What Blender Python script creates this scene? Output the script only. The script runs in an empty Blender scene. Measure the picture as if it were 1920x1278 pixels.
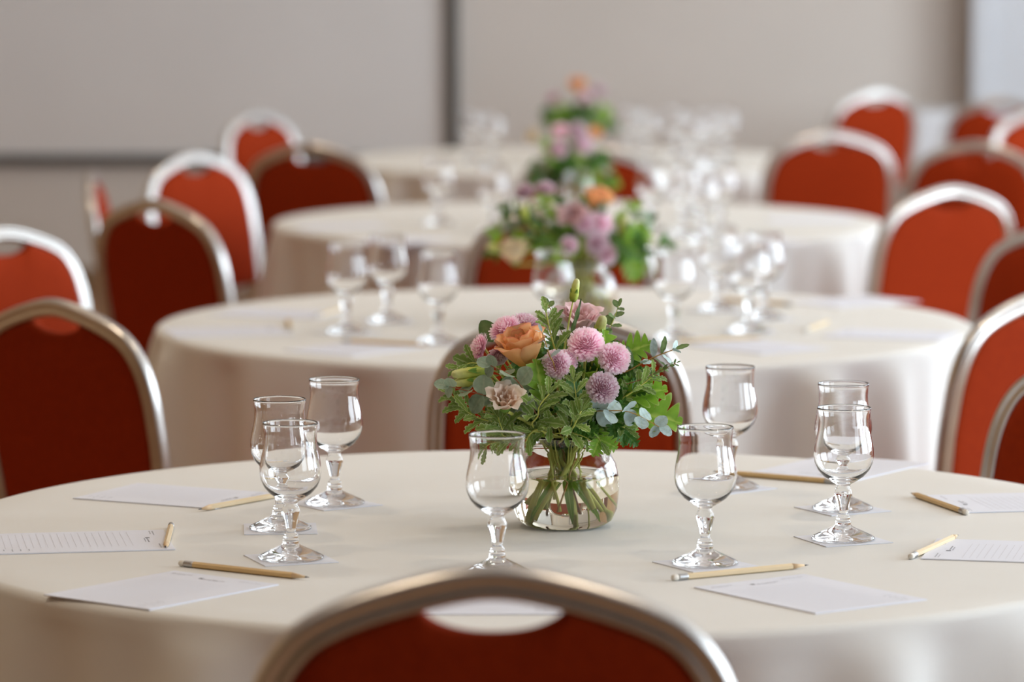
import bpy, math, random
import numpy as np
from mathutils import Vector, Matrix

# ------------------------------------------------------------------ scene, camera, light, exposure
scene = bpy.context.scene
COL = scene.collection
random.seed(7)
PI = math.pi
F, CAM_H, HORIZON = 7700.0, 1.5, -157.0          # focal length in pixels of the 1920 x 1278 frame
PITCH = math.atan((639 - HORIZON) / F)

cam_data = bpy.data.cameras.new('camera')
cam_data.sensor_width = 36.0
cam_data.lens = F / 1920 * 36.0
cam_data.clip_start = 0.1
cam_data.clip_end = 100
cam_data.dof.use_dof = True
cam_data.dof.focus_distance = 5.0
cam_data.dof.aperture_fstop = 4.0
cam = bpy.data.objects.new('camera', cam_data)
COL.objects.link(cam)
cam.location = (0, 0, CAM_H)
cam.rotation_euler = (PI / 2 - PITCH, 0, 0)
scene.camera = cam

scene.view_settings.view_transform = 'Standard'
scene.view_settings.look = 'None'
scene.view_settings.gamma = 1.0
scene.view_settings.use_curve_mapping = False
scene.view_settings.exposure = 0.1
scene.cycles.use_denoising = True
scene.cycles.max_bounces = 18
scene.cycles.transmission_bounces = 18
scene.cycles.glossy_bounces = 10
scene.cycles.diffuse_bounces = 3

world = bpy.data.worlds.new('world')
scene.world = world
world.use_nodes = True
wbg = world.node_tree.nodes['Background']
wbg.inputs['Color'].default_value = (0.72, 0.82, 1.0, 1)
wbg.inputs['Strength'].default_value = 1.0

WIN_Y = (1.6, 4.6, 7.6, 10.6, 13.8)              # window centres along the right wall; the nearest is added for frontal fill
WIN_W, WIN_Z0, WIN_Z1 = 2.3, 0.55, 2.85
ROOM_X0, ROOM_X1, ROOM_Y0, ROOM_Y1, ROOM_Z = -4.6, 4.6, -8.0, 16.5, 3.3
def area(name, loc, rot, sx, sy, power, color, shape='RECTANGLE'):
    l = bpy.data.lights.new(name, 'AREA')
    l.shape = shape; l.size = sx; l.size_y = sy
    l.energy = power; l.color = color
    o = bpy.data.objects.new(name, l); COL.objects.link(o)
    o.location = loc; o.rotation_euler = rot
    return o
for y in WIN_Y:                                   # daylight entering each window, weaker at the added fill window nearest the camera
    area('window_daylight', (ROOM_X1 + 0.22, y, (WIN_Z0 + WIN_Z1) / 2), (0, PI / 2, 0), WIN_Z1 - WIN_Z0, WIN_W, 60 if y < 3 else 138, (0.79, 0.91, 1.0))
for x in (-3.0, -1.0, 1.0, 3.0):                  # warm recessed ceiling lamps
    for y in (3.6, 6.2, 8.8, 11.4, 14.0):
        area('ceiling_downlight', (x, y, ROOM_Z - 0.012), (0, 0, 0), 0.16, 0.16, 4.8, (1.0, 0.81, 0.58), 'DISK').data.spread = math.radians(95)

# ------------------------------------------------------------------ helpers
def at(px, py, z=None, Y=None):
    dx, dy = (px - 960) / F, -(py - 639) / F
    d = Vector((dx, math.cos(PITCH) + dy * math.sin(PITCH), -math.sin(PITCH) + dy * math.cos(PITCH)))
    t = (z - CAM_H) / d.z if z is not None else Y / d.y
    return Vector((0, 0, CAM_H)) + d * t

def new_mesh(name, verts, faces, mat=None, smooth=True, attr=None):
    me = bpy.data.meshes.new(name)
    me.from_pydata([tuple(v) for v in verts], [], faces)
    if smooth:
        me.polygons.foreach_set('use_smooth', [True] * len(me.polygons))
    if attr is not None:
        a = me.attributes.new('g', 'FLOAT', 'POINT')
        a.data.foreach_set('value', [float(x) for x in attr])
    if mat: me.materials.append(mat)
    me.update()
    return me

def link(name, me, parent=None, mw=None):
    o = bpy.data.objects.new(name, me)
    COL.objects.link(o)
    if parent: o.parent = parent
    if mw is not None: o.matrix_local = mw
    return o

def tag(o, label, cat, group=None, kind=None):
    if label: o['label'] = label
    if cat: o['category'] = cat
    if group: o['group'] = group
    if kind: o['kind'] = kind
    return o

def empty(name, loc=(0, 0, 0), rz=0.0):
    o = bpy.data.objects.new(name, None); COL.objects.link(o)
    o.empty_display_size = 0.05
    o.location = loc; o.rotation_euler = (0, 0, rz)
    return o

class MB:
    def __init__(s): s.v, s.f = [], []
    def add(s, v, f):
        b = len(s.v); s.v += [tuple(x) for x in v]; s.f += [tuple(i + b for i in q) for q in f]
    def box(s, x0, x1, y0, y1, z0, z1):
        v = [(x, y, z) for z in (z0, z1) for y in (y0, y1) for x in (x0, x1)]
        s.add(v, [(0, 2, 3, 1), (4, 5, 7, 6), (0, 1, 5, 4), (2, 6, 7, 3), (0, 4, 6, 2), (1, 3, 7, 5)])
    def tube(s, pts, rad, n=8, cap=True):
        v, f = tube(pts, rad, n, cap); s.add(v, f)
    def mesh(s, name, mat, smooth=False): return new_mesh(name, s.v, s.f, mat, smooth)

def tube(pts, rad, n=8, cap=True):
    pts = [Vector(p) for p in pts]
    m = len(pts)
    if not hasattr(rad, '__len__'): rad = [rad] * m
    v, f = [], []
    prev = None
    for i, p in enumerate(pts):
        t = (pts[min(i + 1, m - 1)] - pts[max(i - 1, 0)])
        t = t.normalized() if t.length > 1e-9 else Vector((0, 0, 1))
        if prev is None:
            a = Vector((1, 0, 0)) if abs(t.x) < 0.8 else Vector((0, 1, 0))
            nrm = t.cross(a).normalized()
        else:
            nrm = (prev - t * prev.dot(t)).normalized()
        prev = nrm
        b = t.cross(nrm)
        for k in range(n):
            an = 2 * PI * k / n
            v.append(p + (nrm * math.cos(an) + b * math.sin(an)) * rad[i])
    for i in range(m - 1):
        for k in range(n):
            k2 = (k + 1) % n
            f.append((i * n + k, i * n + k2, (i + 1) * n + k2, (i + 1) * n + k))
    if cap:
        f.append(tuple(reversed(range(n)))); f.append(tuple((m - 1) * n + k for k in range(n)))
    return v, f

def lathe(prof, n=48, rfun=None):
    v, f = [], []
    rows = []
    for (r, z) in prof:
        if r < 1e-6:
            rows.append([len(v)]); v.append((0, 0, z)); continue
        row = []
        for k in range(n):
            a = 2 * PI * k / n
            rr = r * (rfun(a, z) if rfun else 1)
            row.append(len(v)); v.append((rr * math.cos(a), rr * math.sin(a), z))
        rows.append(row)
    for A, B in zip(rows, rows[1:]):
        if len(A) == 1 and len(B) == 1: continue
        if len(A) == 1:
            for k in range(n): f.append((A[0], B[(k + 1) % n], B[k]))
        elif len(B) == 1:
            for k in range(n): f.append((A[k], A[(k + 1) % n], B[0]))
        else:
            for k in range(n): f.append((A[k], A[(k + 1) % n], B[(k + 1) % n], B[k]))
    return v, f

def spline(pts, n=8):
    P = [Vector(p) for p in pts]
    P = [P[0] * 2 - P[1]] + P + [P[-1] * 2 - P[-2]]
    out = []
    for i in range(1, len(P) - 2):
        a, b, c, d = P[i - 1], P[i], P[i + 1], P[i + 2]
        for k in range(n):
            t = k / n
            out.append(0.5 * ((2 * b) + (c - a) * t + (2 * a - 5 * b + 4 * c - d) * t * t + (3 * b - a - 3 * c + d) * t ** 3))
    out.append(P[-2].copy())
    return out

def frame(origin, ydir, zdir, s=1.0):
    y = Vector(ydir).normalized(); z = Vector(zdir)
    z = z - y * z.dot(y)
    if z.length < 1e-5:
        z = Vector((0.3, 0.2, 1)); z = z - y * z.dot(y)
    z.normalize(); x = y.cross(z)
    m = Matrix(((x.x, y.x, z.x, origin[0]), (x.y, y.y, z.y, origin[1]), (x.z, y.z, z.z, origin[2]), (0, 0, 0, 1)))
    return m @ Matrix.Diagonal((s, s, s, 1))

# ------------------------------------------------------------------ materials
def mat(name, color, rough=0.6, metal=0.0, **kw):
    m = bpy.data.materials.new(name); m.use_nodes = True
    b = m.node_tree.nodes['Principled BSDF']
    b.inputs['Base Color'].default_value = (*color, 1)
    b.inputs['Roughness'].default_value = rough
    b.inputs['Metallic'].default_value = metal
    for k, val in kw.items(): b.inputs[k].default_value = val
    return m

def noise_mat(name, c0, c1, scale, rough=0.7, bump=0.0, bump_scale=None, detail=4, bump_dist=0.002, metal=0.0, aniso=None, **kw):
    m = mat(name, c0, rough, metal, **kw)
    nt = m.node_tree; b = nt.nodes['Principled BSDF']
    tc = nt.nodes.new('ShaderNodeTexCoord')
    mp = nt.nodes.new('ShaderNodeMapping'); nt.links.new(tc.outputs['Object'], mp.inputs['Vector'])
    if aniso: mp.inputs['Scale'].default_value = aniso
    n = nt.nodes.new('ShaderNodeTexNoise'); n.inputs['Scale'].default_value = scale; n.inputs['Detail'].default_value = detail
    nt.links.new(mp.outputs['Vector'], n.inputs['Vector'])
    r = nt.nodes.new('ShaderNodeValToRGB')
    r.color_ramp.elements[0].position = 0.3; r.color_ramp.elements[1].position = 0.7
    r.color_ramp.elements[0].color = (*c0, 1); r.color_ramp.elements[1].color = (*c1, 1)
    nt.links.new(n.outputs['Fac'], r.inputs['Fac']); nt.links.new(r.outputs['Color'], b.inputs['Base Color'])
    if bump:
        n2 = nt.nodes.new('ShaderNodeTexNoise'); n2.inputs['Scale'].default_value = bump_scale or scale; n2.inputs['Detail'].default_value = 2
        nt.links.new(mp.outputs['Vector'], n2.inputs['Vector'])
        bp = nt.nodes.new('ShaderNodeBump'); bp.inputs['Strength'].default_value = bump; bp.inputs['Distance'].default_value = bump_dist
        nt.links.new(n2.outputs['Fac'], bp.inputs['Height']); nt.links.new(bp.outputs['Normal'], b.inputs['Normal'])
    return m

def ramp_mat(name, stops, rough=0.55, trans=0.25, spec=0.3):
    """plant tissue: colour runs over the vertex attribute g (petal base to tip, or midrib to leaf edge)"""
    m = mat(name, stops[0][1], rough); nt = m.node_tree; b = nt.nodes['Principled BSDF']
    b.inputs['Specular IOR Level'].default_value = spec
    a = nt.nodes.new('ShaderNodeAttribute'); a.attribute_name = 'g'
    r = nt.nodes.new('ShaderNodeValToRGB')
    el = r.color_ramp.elements
    el[0].position, el[0].color = stops[0][0], (*stops[0][1], 1)
    el[1].position, el[1].color = stops[-1][0], (*stops[-1][1], 1)
    for p, c in stops[1:-1]:
        e = el.new(p); e.color = (*c, 1)
    nt.links.new(a.outputs['Fac'], r.inputs['Fac'])
    tc = nt.nodes.new('ShaderNodeTexCoord'); n = nt.nodes.new('ShaderNodeTexNoise'); n.inputs['Scale'].default_value = 6.0
    oi = nt.nodes.new('ShaderNodeObjectInfo')
    nt.links.new(tc.outputs['Object'], n.inputs['Vector'])
    h = nt.nodes.new('ShaderNodeHueSaturation'); nt.links.new(r.outputs['Color'], h.inputs['Color'])
    mt = nt.nodes.new('ShaderNodeMath'); mt.operation = 'MULTIPLY_ADD'; mt.inputs[1].default_value = 0.5; mt.inputs[2].default_value = 0.75
    nt.links.new(oi.outputs['Random'], mt.inputs[0])
    mt2 = nt.nodes.new('ShaderNodeMath'); mt2.operation = 'MULTIPLY_ADD'; mt2.inputs[1].default_value = 0.5; mt2.inputs[2].default_value = -0.25
    nt.links.new(n.outputs['Fac'], mt2.inputs[0])
    ad = nt.nodes.new('ShaderNodeMath'); nt.links.new(mt.outputs[0], ad.inputs[0]); nt.links.new(mt2.outputs[0], ad.inputs[1])
    nt.links.new(ad.outputs[0], h.inputs['Value']); nt.links.new(h.outputs['Color'], b.inputs['Base Color'])
    t = nt.nodes.new('ShaderNodeBsdfTranslucent'); nt.links.new(h.outputs['Color'], t.inputs['Color'])
    mx = nt.nodes.new('ShaderNodeMixShader'); mx.inputs['Fac'].default_value = trans
    out = nt.nodes['Material Output']
    nt.links.new(b.outputs[0], mx.inputs[1]); nt.links.new(t.outputs[0], mx.inputs[2]); nt.links.new(mx.outputs[0], out.inputs['Surface'])
    return m

def glass_mat(name, color=(1, 1, 1), ior=1.48):
    m = bpy.data.materials.new(name); m.use_nodes = True
    nt = m.node_tree; nt.nodes.remove(nt.nodes['Principled BSDF'])
    g = nt.nodes.new('ShaderNodeBsdfGlass'); g.inputs['Color'].default_value = (*color, 1)
    g.inputs['Roughness'].default_value = 0.0; g.inputs['IOR'].default_value = ior
    nt.links.new(g.outputs[0], nt.nodes['Material Output'].inputs['Surface'])
    return m

M = {
    'wall': noise_mat('painted_wall', (0.70, 0.635, 0.575), (0.73, 0.66, 0.60), 2.0, 0.85, 0.1, 60),
    'warm_bounce': noise_mat('warm_bounce_wall', (0.50, 0.29, 0.13), (0.56, 0.34, 0.16), 3, 0.6, aniso=(1, 1, .1)),  # made-up warm tone for the unseen left wall, bounces light onto the cloths
    'white': noise_mat('white_paint', (0.66, 0.67, 0.70), (0.62, 0.63, 0.66), 3.0, 0.6),
    'ceiling': mat('ceiling_paint', (0.86, 0.84, 0.80), 0.9),
    'carpet': noise_mat('carpet', (0.27, 0.145, 0.075), (0.33, 0.18, 0.095), 14, 0.95, 0.4, 200),
    'screen': noise_mat('screen_fabric', (0.78, 0.74, 0.71), (0.80, 0.76, 0.73), 3, 0.8),
    'dark': mat('dark_border', (0.085, 0.08, 0.072), 0.55),
    'cloth': noise_mat('ivory_cloth', (0.735, 0.725, 0.70), (0.765, 0.755, 0.73), 5, 0.85, 0.12, 420, bump_dist=0.0008),
    'wood': noise_mat('table_wood', (0.25, 0.15, 0.08), (0.33, 0.2, 0.11), 8, 0.5),
    'steel': mat('brushed_steel', (0.5, 0.5, 0.5), 0.35, 1.0),
    'frame': noise_mat('satin_aluminium', (0.62, 0.60, 0.575), (0.56, 0.54, 0.52), 30, 0.30, metal=1.0),
    'fabric': noise_mat('red_upholstery', (0.315, 0.028, 0.002), (0.27, 0.022, 0.0015), 90, 0.9, 0.25, 700, bump_dist=0.0008, **{'Specular IOR Level': 0.15}),
    'paper': mat('white_paper', (0.77, 0.79, 0.88), 0.75),
    'coaster': mat('coaster_paper', (0.76, 0.78, 0.86), 0.7),
    'ink': mat('grey_ink', (0.16, 0.16, 0.19), 0.7),
    'ink_light': mat('pale_ink', (0.60, 0.60, 0.66), 0.7),
    'pencil_tan': noise_mat('natural_pencil', (0.66, 0.44, 0.19), (0.72, 0.50, 0.24), 60, 0.45, aniso=(12, 1, 12)),
    'pencil_pale': noise_mat('pale_pencil', (0.74, 0.58, 0.36), (0.78, 0.62, 0.40), 60, 0.45, aniso=(12, 1, 12)),
    'pencil_wood': mat('sharpened_wood', (0.72, 0.52, 0.31), 0.7),
    'graphite': mat('graphite', (0.06, 0.06, 0.065), 0.4),
    'eraser': mat('eraser_rubber', (0.75, 0.70, 0.62), 0.7),
    'glass': glass_mat('clear_glass'),
    'water': glass_mat('water', (1.0, 0.975, 0.90), 1.33),
    'mum': ramp_mat('pink_floret', [(0.0, (0.70, 0.30, 0.42)), (0.45, (0.90, 0.58, 0.70)), (0.85, (0.97, 0.80, 0.87)), (1.0, (0.98, 0.88, 0.92))], 0.6, 0.4),
    'rose': ramp_mat('orange_petal', [(0.0, (0.92, 0.46, 0.08)), (0.6, (0.98, 0.62, 0.28)), (0.93, (0.97, 0.55, 0.28)), (1.0, (0.92, 0.36, 0.20))], 0.5, 0.4),
    'peach': ramp_mat('peach_petal', [(0.0, (0.95, 0.60, 0.40)), (0.6, (0.98, 0.74, 0.58)), (1.0, (0.98, 0.83, 0.71))], 0.5, 0.4),
    'blush': ramp_mat('blush_petal', [(0.0, (0.62, 0.30, 0.28)), (0.6, (0.80, 0.50, 0.50)), (1.0, (0.86, 0.62, 0.64))], 0.5, 0.3),
    'cream': ramp_mat('cream_petal', [(0.0, (0.90, 0.66, 0.36)), (0.6, (0.95, 0.78, 0.52)), (1.0, (0.96, 0.86, 0.66))], 0.5, 0.45),
    'bud': ramp_mat('yellow_green_bud', [(0.0, (0.34, 0.46, 0.06)), (0.5, (0.66, 0.72, 0.14)), (1.0, (0.84, 0.84, 0.42))], 0.5, 0.2),
    'sepal': ramp_mat('green_sepal', [(0.0, (0.12, 0.26, 0.03)), (1.0, (0.22, 0.38, 0.06))], 0.5, 0.2),
    'euc': ramp_mat('eucalyptus_leaf', [(0.0, (0.36, 0.42, 0.30)), (0.15, (0.30, 0.39, 0.27)), (0.9, (0.34, 0.44, 0.32)), (1.0, (0.48, 0.50, 0.36))], 0.5, 0.12),
    'euc_pale': ramp_mat('silvery_eucalyptus_leaf', [(0.0, (0.42, 0.52, 0.44)), (0.15, (0.44, 0.56, 0.55)), (0.9, (0.50, 0.62, 0.60)), (1.0, (0.5, 0.55, 0.42))], 0.5, 0.12),
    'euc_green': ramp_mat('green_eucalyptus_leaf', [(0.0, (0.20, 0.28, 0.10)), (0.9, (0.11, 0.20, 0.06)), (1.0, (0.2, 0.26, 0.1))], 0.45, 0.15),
    'lobed': ramp_mat('bright_lobed_leaf', [(0.0, (0.50, 0.66, 0.12)), (0.18, (0.24, 0.46, 0.04)), (0.85, (0.27, 0.49, 0.05)), (1.0, (0.50, 0.62, 0.22))], 0.5, 0.4),
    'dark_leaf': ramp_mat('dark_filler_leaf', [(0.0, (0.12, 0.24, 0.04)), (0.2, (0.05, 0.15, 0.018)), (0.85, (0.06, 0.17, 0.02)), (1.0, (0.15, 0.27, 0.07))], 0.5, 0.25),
    'serrated': ramp_mat('grey_green_serrated_leaf', [(0.0, (0.56, 0.64, 0.28)), (0.2, (0.23, 0.36, 0.075)), (0.8, (0.28, 0.41, 0.10)), (1.0, (0.70, 0.74, 0.48))], 0.65, 0.3),
    'stem': noise_mat('green_stem', (0.60, 0.63, 0.12), (0.70, 0.70, 0.18), 40, 0.5),
    'stem_dark': noise_mat('dark_stem', (0.30, 0.34, 0.08), (0.40, 0.34, 0.12), 40, 0.5),
    'twig': noise_mat('ochre_twig', (0.42, 0.24, 0.05), (0.50, 0.30, 0.08), 40, 0.5),
    'red_twig': noise_mat('red_brown_twig', (0.28, 0.09, 0.04), (0.33, 0.14, 0.06), 40, 0.5),
}

# ------------------------------------------------------------------ room shell
def struct(name, mb, m, parent=None, smooth=False):
    o = link(name, mb.mesh(name, m, smooth), parent)
    if parent is None: o['kind'] = 'structure'
    return o
X0, X1, Y0, Y1, ZC = ROOM_X0, ROOM_X1, ROOM_Y0, ROOM_Y1, ROOM_Z
b = MB(); b.box(X0 - .2, X1 + .2, Y0 - .2, Y1 + .2, -0.1, 0); struct('floor', b, M['carpet'])
b = MB(); b.box(X0 - .2, X1 + .2, Y0 - .2, Y1 + .2, ZC, ZC + 0.1); struct('ceiling', b, M['ceiling'])
b = MB(); b.box(X0 - .2, X1 + .2, Y1, Y1 + .2, 0, ZC); struct('wall_far', b, M['wall'])
b = MB(); b.box(X0 - .2, X1 + .2, Y0 - .2, Y0, 0, ZC); struct('wall_near', b, M['wall'])
b = MB(); b.box(X0 - .2, X0, Y0, Y1, 0, ZC); struct('wall_left', b, M['warm_bounce'])  # out of view; its warm colour is added as a bounce surface
b = MB(); b.box(X1, X1 + .2, Y0, Y1, 0, WIN_Z0); b.box(X1, X1 + .2, Y0, Y1, WIN_Z1, ZC)
ys = [Y0] + [e for y in WIN_Y for e in (y - WIN_W / 2, y + WIN_W / 2)] + [Y1]
for a, c in zip(ys[::2], ys[1::2]): b.box(X1, X1 + .2, a, c, WIN_Z0, WIN_Z1)
struct('wall_right', b, M['wall'])
for i, y in enumerate(WIN_Y):
    b = MB(); y0, y1 = y - WIN_W / 2, y + WIN_W / 2
    for q in (y0, y - .03, y1 - .06): b.box(X1 + .02, X1 + .08, q, q + .06, WIN_Z0, WIN_Z1)
    for q in (WIN_Z0, 2.2, WIN_Z1 - .06): b.box(X1 + .02, X1 + .08, y0, y1, q, q + .06)
    b.box(X1 - .1, X1 + .02, y0 - .05, y1 + .05, WIN_Z0 - .04, WIN_Z0)
    struct('window_%d' % (i + 1), b, M['white'])  # the first frame belongs to the added fill window
# white pier standing out from the far wall at the right
px_l = at(1826, 300, Y=Y1 - 0.16).x
b = MB(); b.box(px_l, X1, Y1 - 0.16, Y1, 0, ZC); b.box(px_l - 0.012, px_l + 0.06, Y1 - 0.18, Y1 - 0.16, 0, ZC)
struct('wall_pier', b, M['white'])
b = MB(); b.box(X0, px_l, Y1 - 0.018, Y1, 0, 0.09); struct('baseboard_far', b, M['wood'])
# framed projection screen on the far wall
sx1 = at(848, 200, Y=Y1).x; sz0 = at(400, 299, Y=Y1).z
scr = empty('projection_screen', (-2.3, Y1, sz0))
tag(scr, 'large pale projection screen with dark frame on the far wall', 'screen')
def loc_box(name, m, parent, x0, x1, y0, y1, z0, z1):
    b = MB(); b.box(x0, x1, y0, y1, z0, z1)
    o = link(name, b.mesh(name, m), parent, Matrix.Translation(-Vector(parent.location)))
    return o
loc_box('screen_surface', M['screen'], scr, X0 + .5, sx1, Y1 - .02, Y1 - .004, sz0, 2.95)
for (a, c, d, e) in ((X0 + .44, X0 + .5, sz0 - .02, 2.95), (sx1 - .025, sx1 + .025, sz0 - .02, 2.95), (X0 + .5, sx1 - .025, sz0 - .02, sz0 + .022), (X0 + .44, sx1 + .025, 2.95, 3.0)):
    loc_box('frame_bar', M['dark'], scr, a, c, Y1 - .045, Y1 - .002, d, e)

# ------------------------------------------------------------------ tables and cloths
TOP = 0.745
R_T = 0.762
TABLES = [(0.042, 5.05), (0.098, 7.62), (0.165, 10.19), (0.21, 12.76)]
TNAME = ['front', 'second', 'third', 'rearmost']
def cloth_mesh(seed):
    rng = random.Random(seed)
    n = 288
    ph = [rng.uniform(0, 2 * PI) for _ in range(6)]
    nf = 15 + rng.randint(-1, 1)
    def fold(a):
        w = a + 0.10 * math.sin(3 * a + ph[0]) + 0.07 * math.sin(5 * a + ph[1])
        s = 0.5 + 0.5 * math.sin(nf * w + ph[2])
        return (s ** 1.6) * (0.55 + 0.45 * math.sin(2 * a + ph[3]) ** 2) + 0.15 * math.sin(31 * a + ph[4])
    rows = []
    for r in (0.15, 0.3, 0.45, 0.6, 0.7, R_T - 0.012): rows.append((r, 0.0, 0.0))
    for k in range(1, 5):
        an = k / 4 * PI / 2
        rows.append((R_T - 0.012 + 0.012 * math.sin(an), -0.012 + 0.012 * math.cos(an), 0.0))
    drop = 0.268
    for k in range(1, 15): rows.append((R_T, -0.012 - (drop - 0.012) * k / 14, k / 14))
    v, f = [(0, 0, TOP)], []
    for (r, dz, s) in rows:
        for k in range(n):
            a = 2 * PI * k / n
            fo = fold(a)
            rr = r + (0.010 * s + (s ** 0.6) * (0.080 * (fo - 0.32)) if s else 0)
            v.append((rr * math.cos(a), rr * math.sin(a), TOP + dz))
    for k in range(n): f.append((0, 1 + k, 1 + (k + 1) % n))
    for i in range(len(rows) - 1):
        for k in range(n):
            k2 = (k + 1) % n
            f.append((1 + i * n + k, 1 + (i + 1) * n + k, 1 + (i + 1) * n + k2, 1 + i * n + k2))
    return new_mesh('tablecloth', v, f, M['cloth'])
v, f = lathe([(0, TOP - .03), (R_T - .018, TOP - .03), (R_T - .012, TOP - .024), (R_T - .012, TOP - .008), (R_T - .018, TOP - .002), (0, TOP - .002)], 64)
top_me = new_mesh('tabletop', v, f, M['wood'])
b = MB()
b.tube([(0.42, 0, TOP - .03), (0.42, 0, .35), (0.50, 0, .012), (0.50, 0, 0)], 0.016, 8)
leg_me = b.mesh('table_leg', M['steel'], True)
b = MB(); b.tube([(0.36, 0.02, .40), (-0.36, 0.02, .40)], 0.010, 8); b.tube([(0.02, 0.36, .44), (0.02, -0.36, .44)], 0.010, 8)
brace_me = b.mesh('table_brace', M['steel'], True)
for i, (x, y) in enumerate(TABLES):
    t = empty('round_table', (x, y, 0))
    tag(t, 'round banquet table under the %s ivory tablecloth' % TNAME[i], 'table', 'round banquet tables')
    link('tabletop', top_me, t)
    for k in range(4): link('leg', leg_me, t, Matrix.Rotation(k * PI / 2 + PI / 4, 4, 'Z'))
    link('brace', brace_me, t, Matrix.Rotation(PI / 4, 4, 'Z'))
    c = link('tablecloth', cloth_mesh(11 + i)); c.location = (x, y, 0)
    tag(c, ['ivory tablecloth on the nearest round table, with the sharp bouquet', 'ivory tablecloth on the second round table from the camera',
            'ivory tablecloth on the third round table, slightly blurred', 'pale tablecloth on the farthest round table, strongly blurred'][i], 'tablecloth', 'ivory round tablecloths')

# ------------------------------------------------------------------ banquet chairs
LEAN = math.radians(10)
S_TOP = 0.42 / math.cos(LEAN)
def bp(x, s, off=0.0):            # point in the leaning plane of the back; off is forward
    return Vector((x, -0.20 - s * math.sin(LEAN) + off * math.cos(LEAN), 0.46 + s * math.cos(LEAN) + off * math.sin(LEAN)))
half = [(0.0, .412), (.026, .4097), (.058, .4025), (.095, .3915), (.128, .3785), (.154, .3625), (.174, .338), (.187, .308), (.1945, .272), (.1975, .225), (.198, .18), (.194, .12), (.190, .04), (.186, -.03)]
outl = [Vector((x, s, 0)) for x, s in reversed(half)][:-1] + [Vector((-x, s, 0)) for x, s in half]
outl = spline([Vector((p.x, p.y, 0)) for p in outl], 6)
def sweep_back():
    sec = [(.0145, .004), (.0125, .0085), (.0085, .0115), (.0045, .0105), (.002, .0085), (-.002, .0085), (-.0045, .0105), (-.0085, .0115), (-.0125, .0085), (-.0145, .004)]
    sec = sec + [(a, -c) for a, c in reversed(sec)]
    n = len(sec); v, f = [], []
    m = len(outl)
    for i, p in enumerate(outl):
        t = (outl[min(i + 1, m - 1)] - outl[max(i - 1, 0)]).normalized()
        nx, ny = t.y, -t.x           # outward
        for (a, c) in sec: v.append(bp(p.x + nx * a, p.y + ny * a, c))
    for i in range(m - 1):
        for k in range(n):
            k2 = (k + 1) % n
            f.append((i * n + k, (i + 1) * n + k, (i + 1) * n + k2, i * n + k2))
    f.append(tuple(range(n))); f.append(tuple(reversed([(m - 1) * n + k for k in range(n)])))
    return new_mesh('back_frame', v, f, M['frame'])
def cushion():
    ring = []
    m = len(outl)
    for i, p in enumerate(outl):
        t = (outl[min(i + 1, m - 1)] - outl[max(i - 1, 0)]).normalized()
        q = Vector((p.x - t.y * 0.012, p.y + t.x * 0.012))
        if q.y < 0.06: continue
        if abs(q.x) < 0.060 and q.y > .3: q.y -= 0.031 * (1 - (q.x / 0.060) ** 2) ** 0.8 + 0.001
        ring.append(q)
    r0, r1 = ring[0], ring[-1]
    ring = [Vector((r0.x * (1 - 2 * k / 12), r0.y - .012 * math.sin(PI * k / 12))) for k in range(11, 0, -1)] + ring
    N = len(ring); cx, cy = 0.0, 0.22
    v, f = [], []
    prof = [(0.0, -.009), (.5, -.0095), (.9, -.009), (.975, -.0075), (1.0, -.003), (1.0, .004), (.985, .011), (.95, .016), (.88, .020), (.7, .024), (.4, .026), (0.0, .027)]
    rows = []
    for sc, off in prof:
        if sc == 0: rows.append([len(v)]); v.append(bp(cx, cy, off)); continue
        rows.append([])
        for q in ring:
            rows[-1].append(len(v)); v.append(bp(cx + (q.x - cx) * sc, cy + (q.y - cy) * sc, off))
    for A, B in zip(rows, rows[1:]):
        for k in range(N):
            k2 = (k + 1) % N
            if len(A) == 1: f.append((A[0], B[k], B[k2]))
            elif len(B) == 1: f.append((A[k], B[0], A[k2]))
            else: f.append((A[k], B[k], B[k2], A[k2]))
    return new_mesh('back_cushion', v, f, M['fabric'])
def seat_meshes():
    def ring(w, d, z, n=40, e=5.0):
        out = []
        for k in range(n):
            a = 2 * PI * k / n; c, s = math.cos(a), math.sin(a)
            taper = 1 - 0.08 * (0 if s > 0 else -s)
            out.append((w * math.copysign(abs(c) ** (2 / e), c) * taper, d * math.copysign(abs(s) ** (2 / e), s) + .005, z))
        return out
    def stack(rs):
        v, f = [], []
        n = len(rs[0])
        for r in rs: v += r
        for i in range(len(rs) - 1):
            for k in range(n): f.append((i * n + k, i * n + (k + 1) % n, (i + 1) * n + (k + 1) % n, (i + 1) * n + k))
        f.append(tuple(reversed(range(n)))); f.append(tuple((len(rs) - 1) * n + k for k in range(n)))
        return v, f
    v, f = stack([ring(.205, .20, .405), ring(.212, .208, .412), ring(.214, .21, .432), ring(.208, .203, .446), ring(.18, .175, .455), ring(.1, .1, .459)])
    seat = new_mesh('seat', v, f, M['fabric'])
    v, f = stack([ring(.195, .19, .382), ring(.203, .198, .382), ring(.203, .198, .405), ring(.195, .19, .405)])
    sf = new_mesh('seat_frame', v, f, M['frame'], False)
    return seat, sf
CH = {'back_frame': sweep_back(), 'back_cushion': cushion()}
CH['seat'], CH['seat_frame'] = seat_meshes()
def leg_mesh(sx, front):
    b = MB()
    if front: pts = [(sx * .185, .175, .40), (sx * .188, .185, .25), (sx * .195, .205, .012), (sx * .195, .205, 0)]
    else: pts = [(sx * .186, -.193, .432), (sx * .187, -.205, .30), (sx * .192, -.245, .012), (sx * .192, -.246, 0)]
    pts[2] = (pts[2][0], pts[2][1], .016); e = pts[3]
    b.tube(pts[:3], [.0125, .0125, .0115], 10)
    c = MB(); c.tube([(e[0], e[1], .0165), (e[0], e[1], .002), (e[0], e[1], 0)], [.0135, .0135, .012], 10)
    return b.mesh('leg', M['frame'], True), c.mesh('glide', M['dark'], True)
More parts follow.
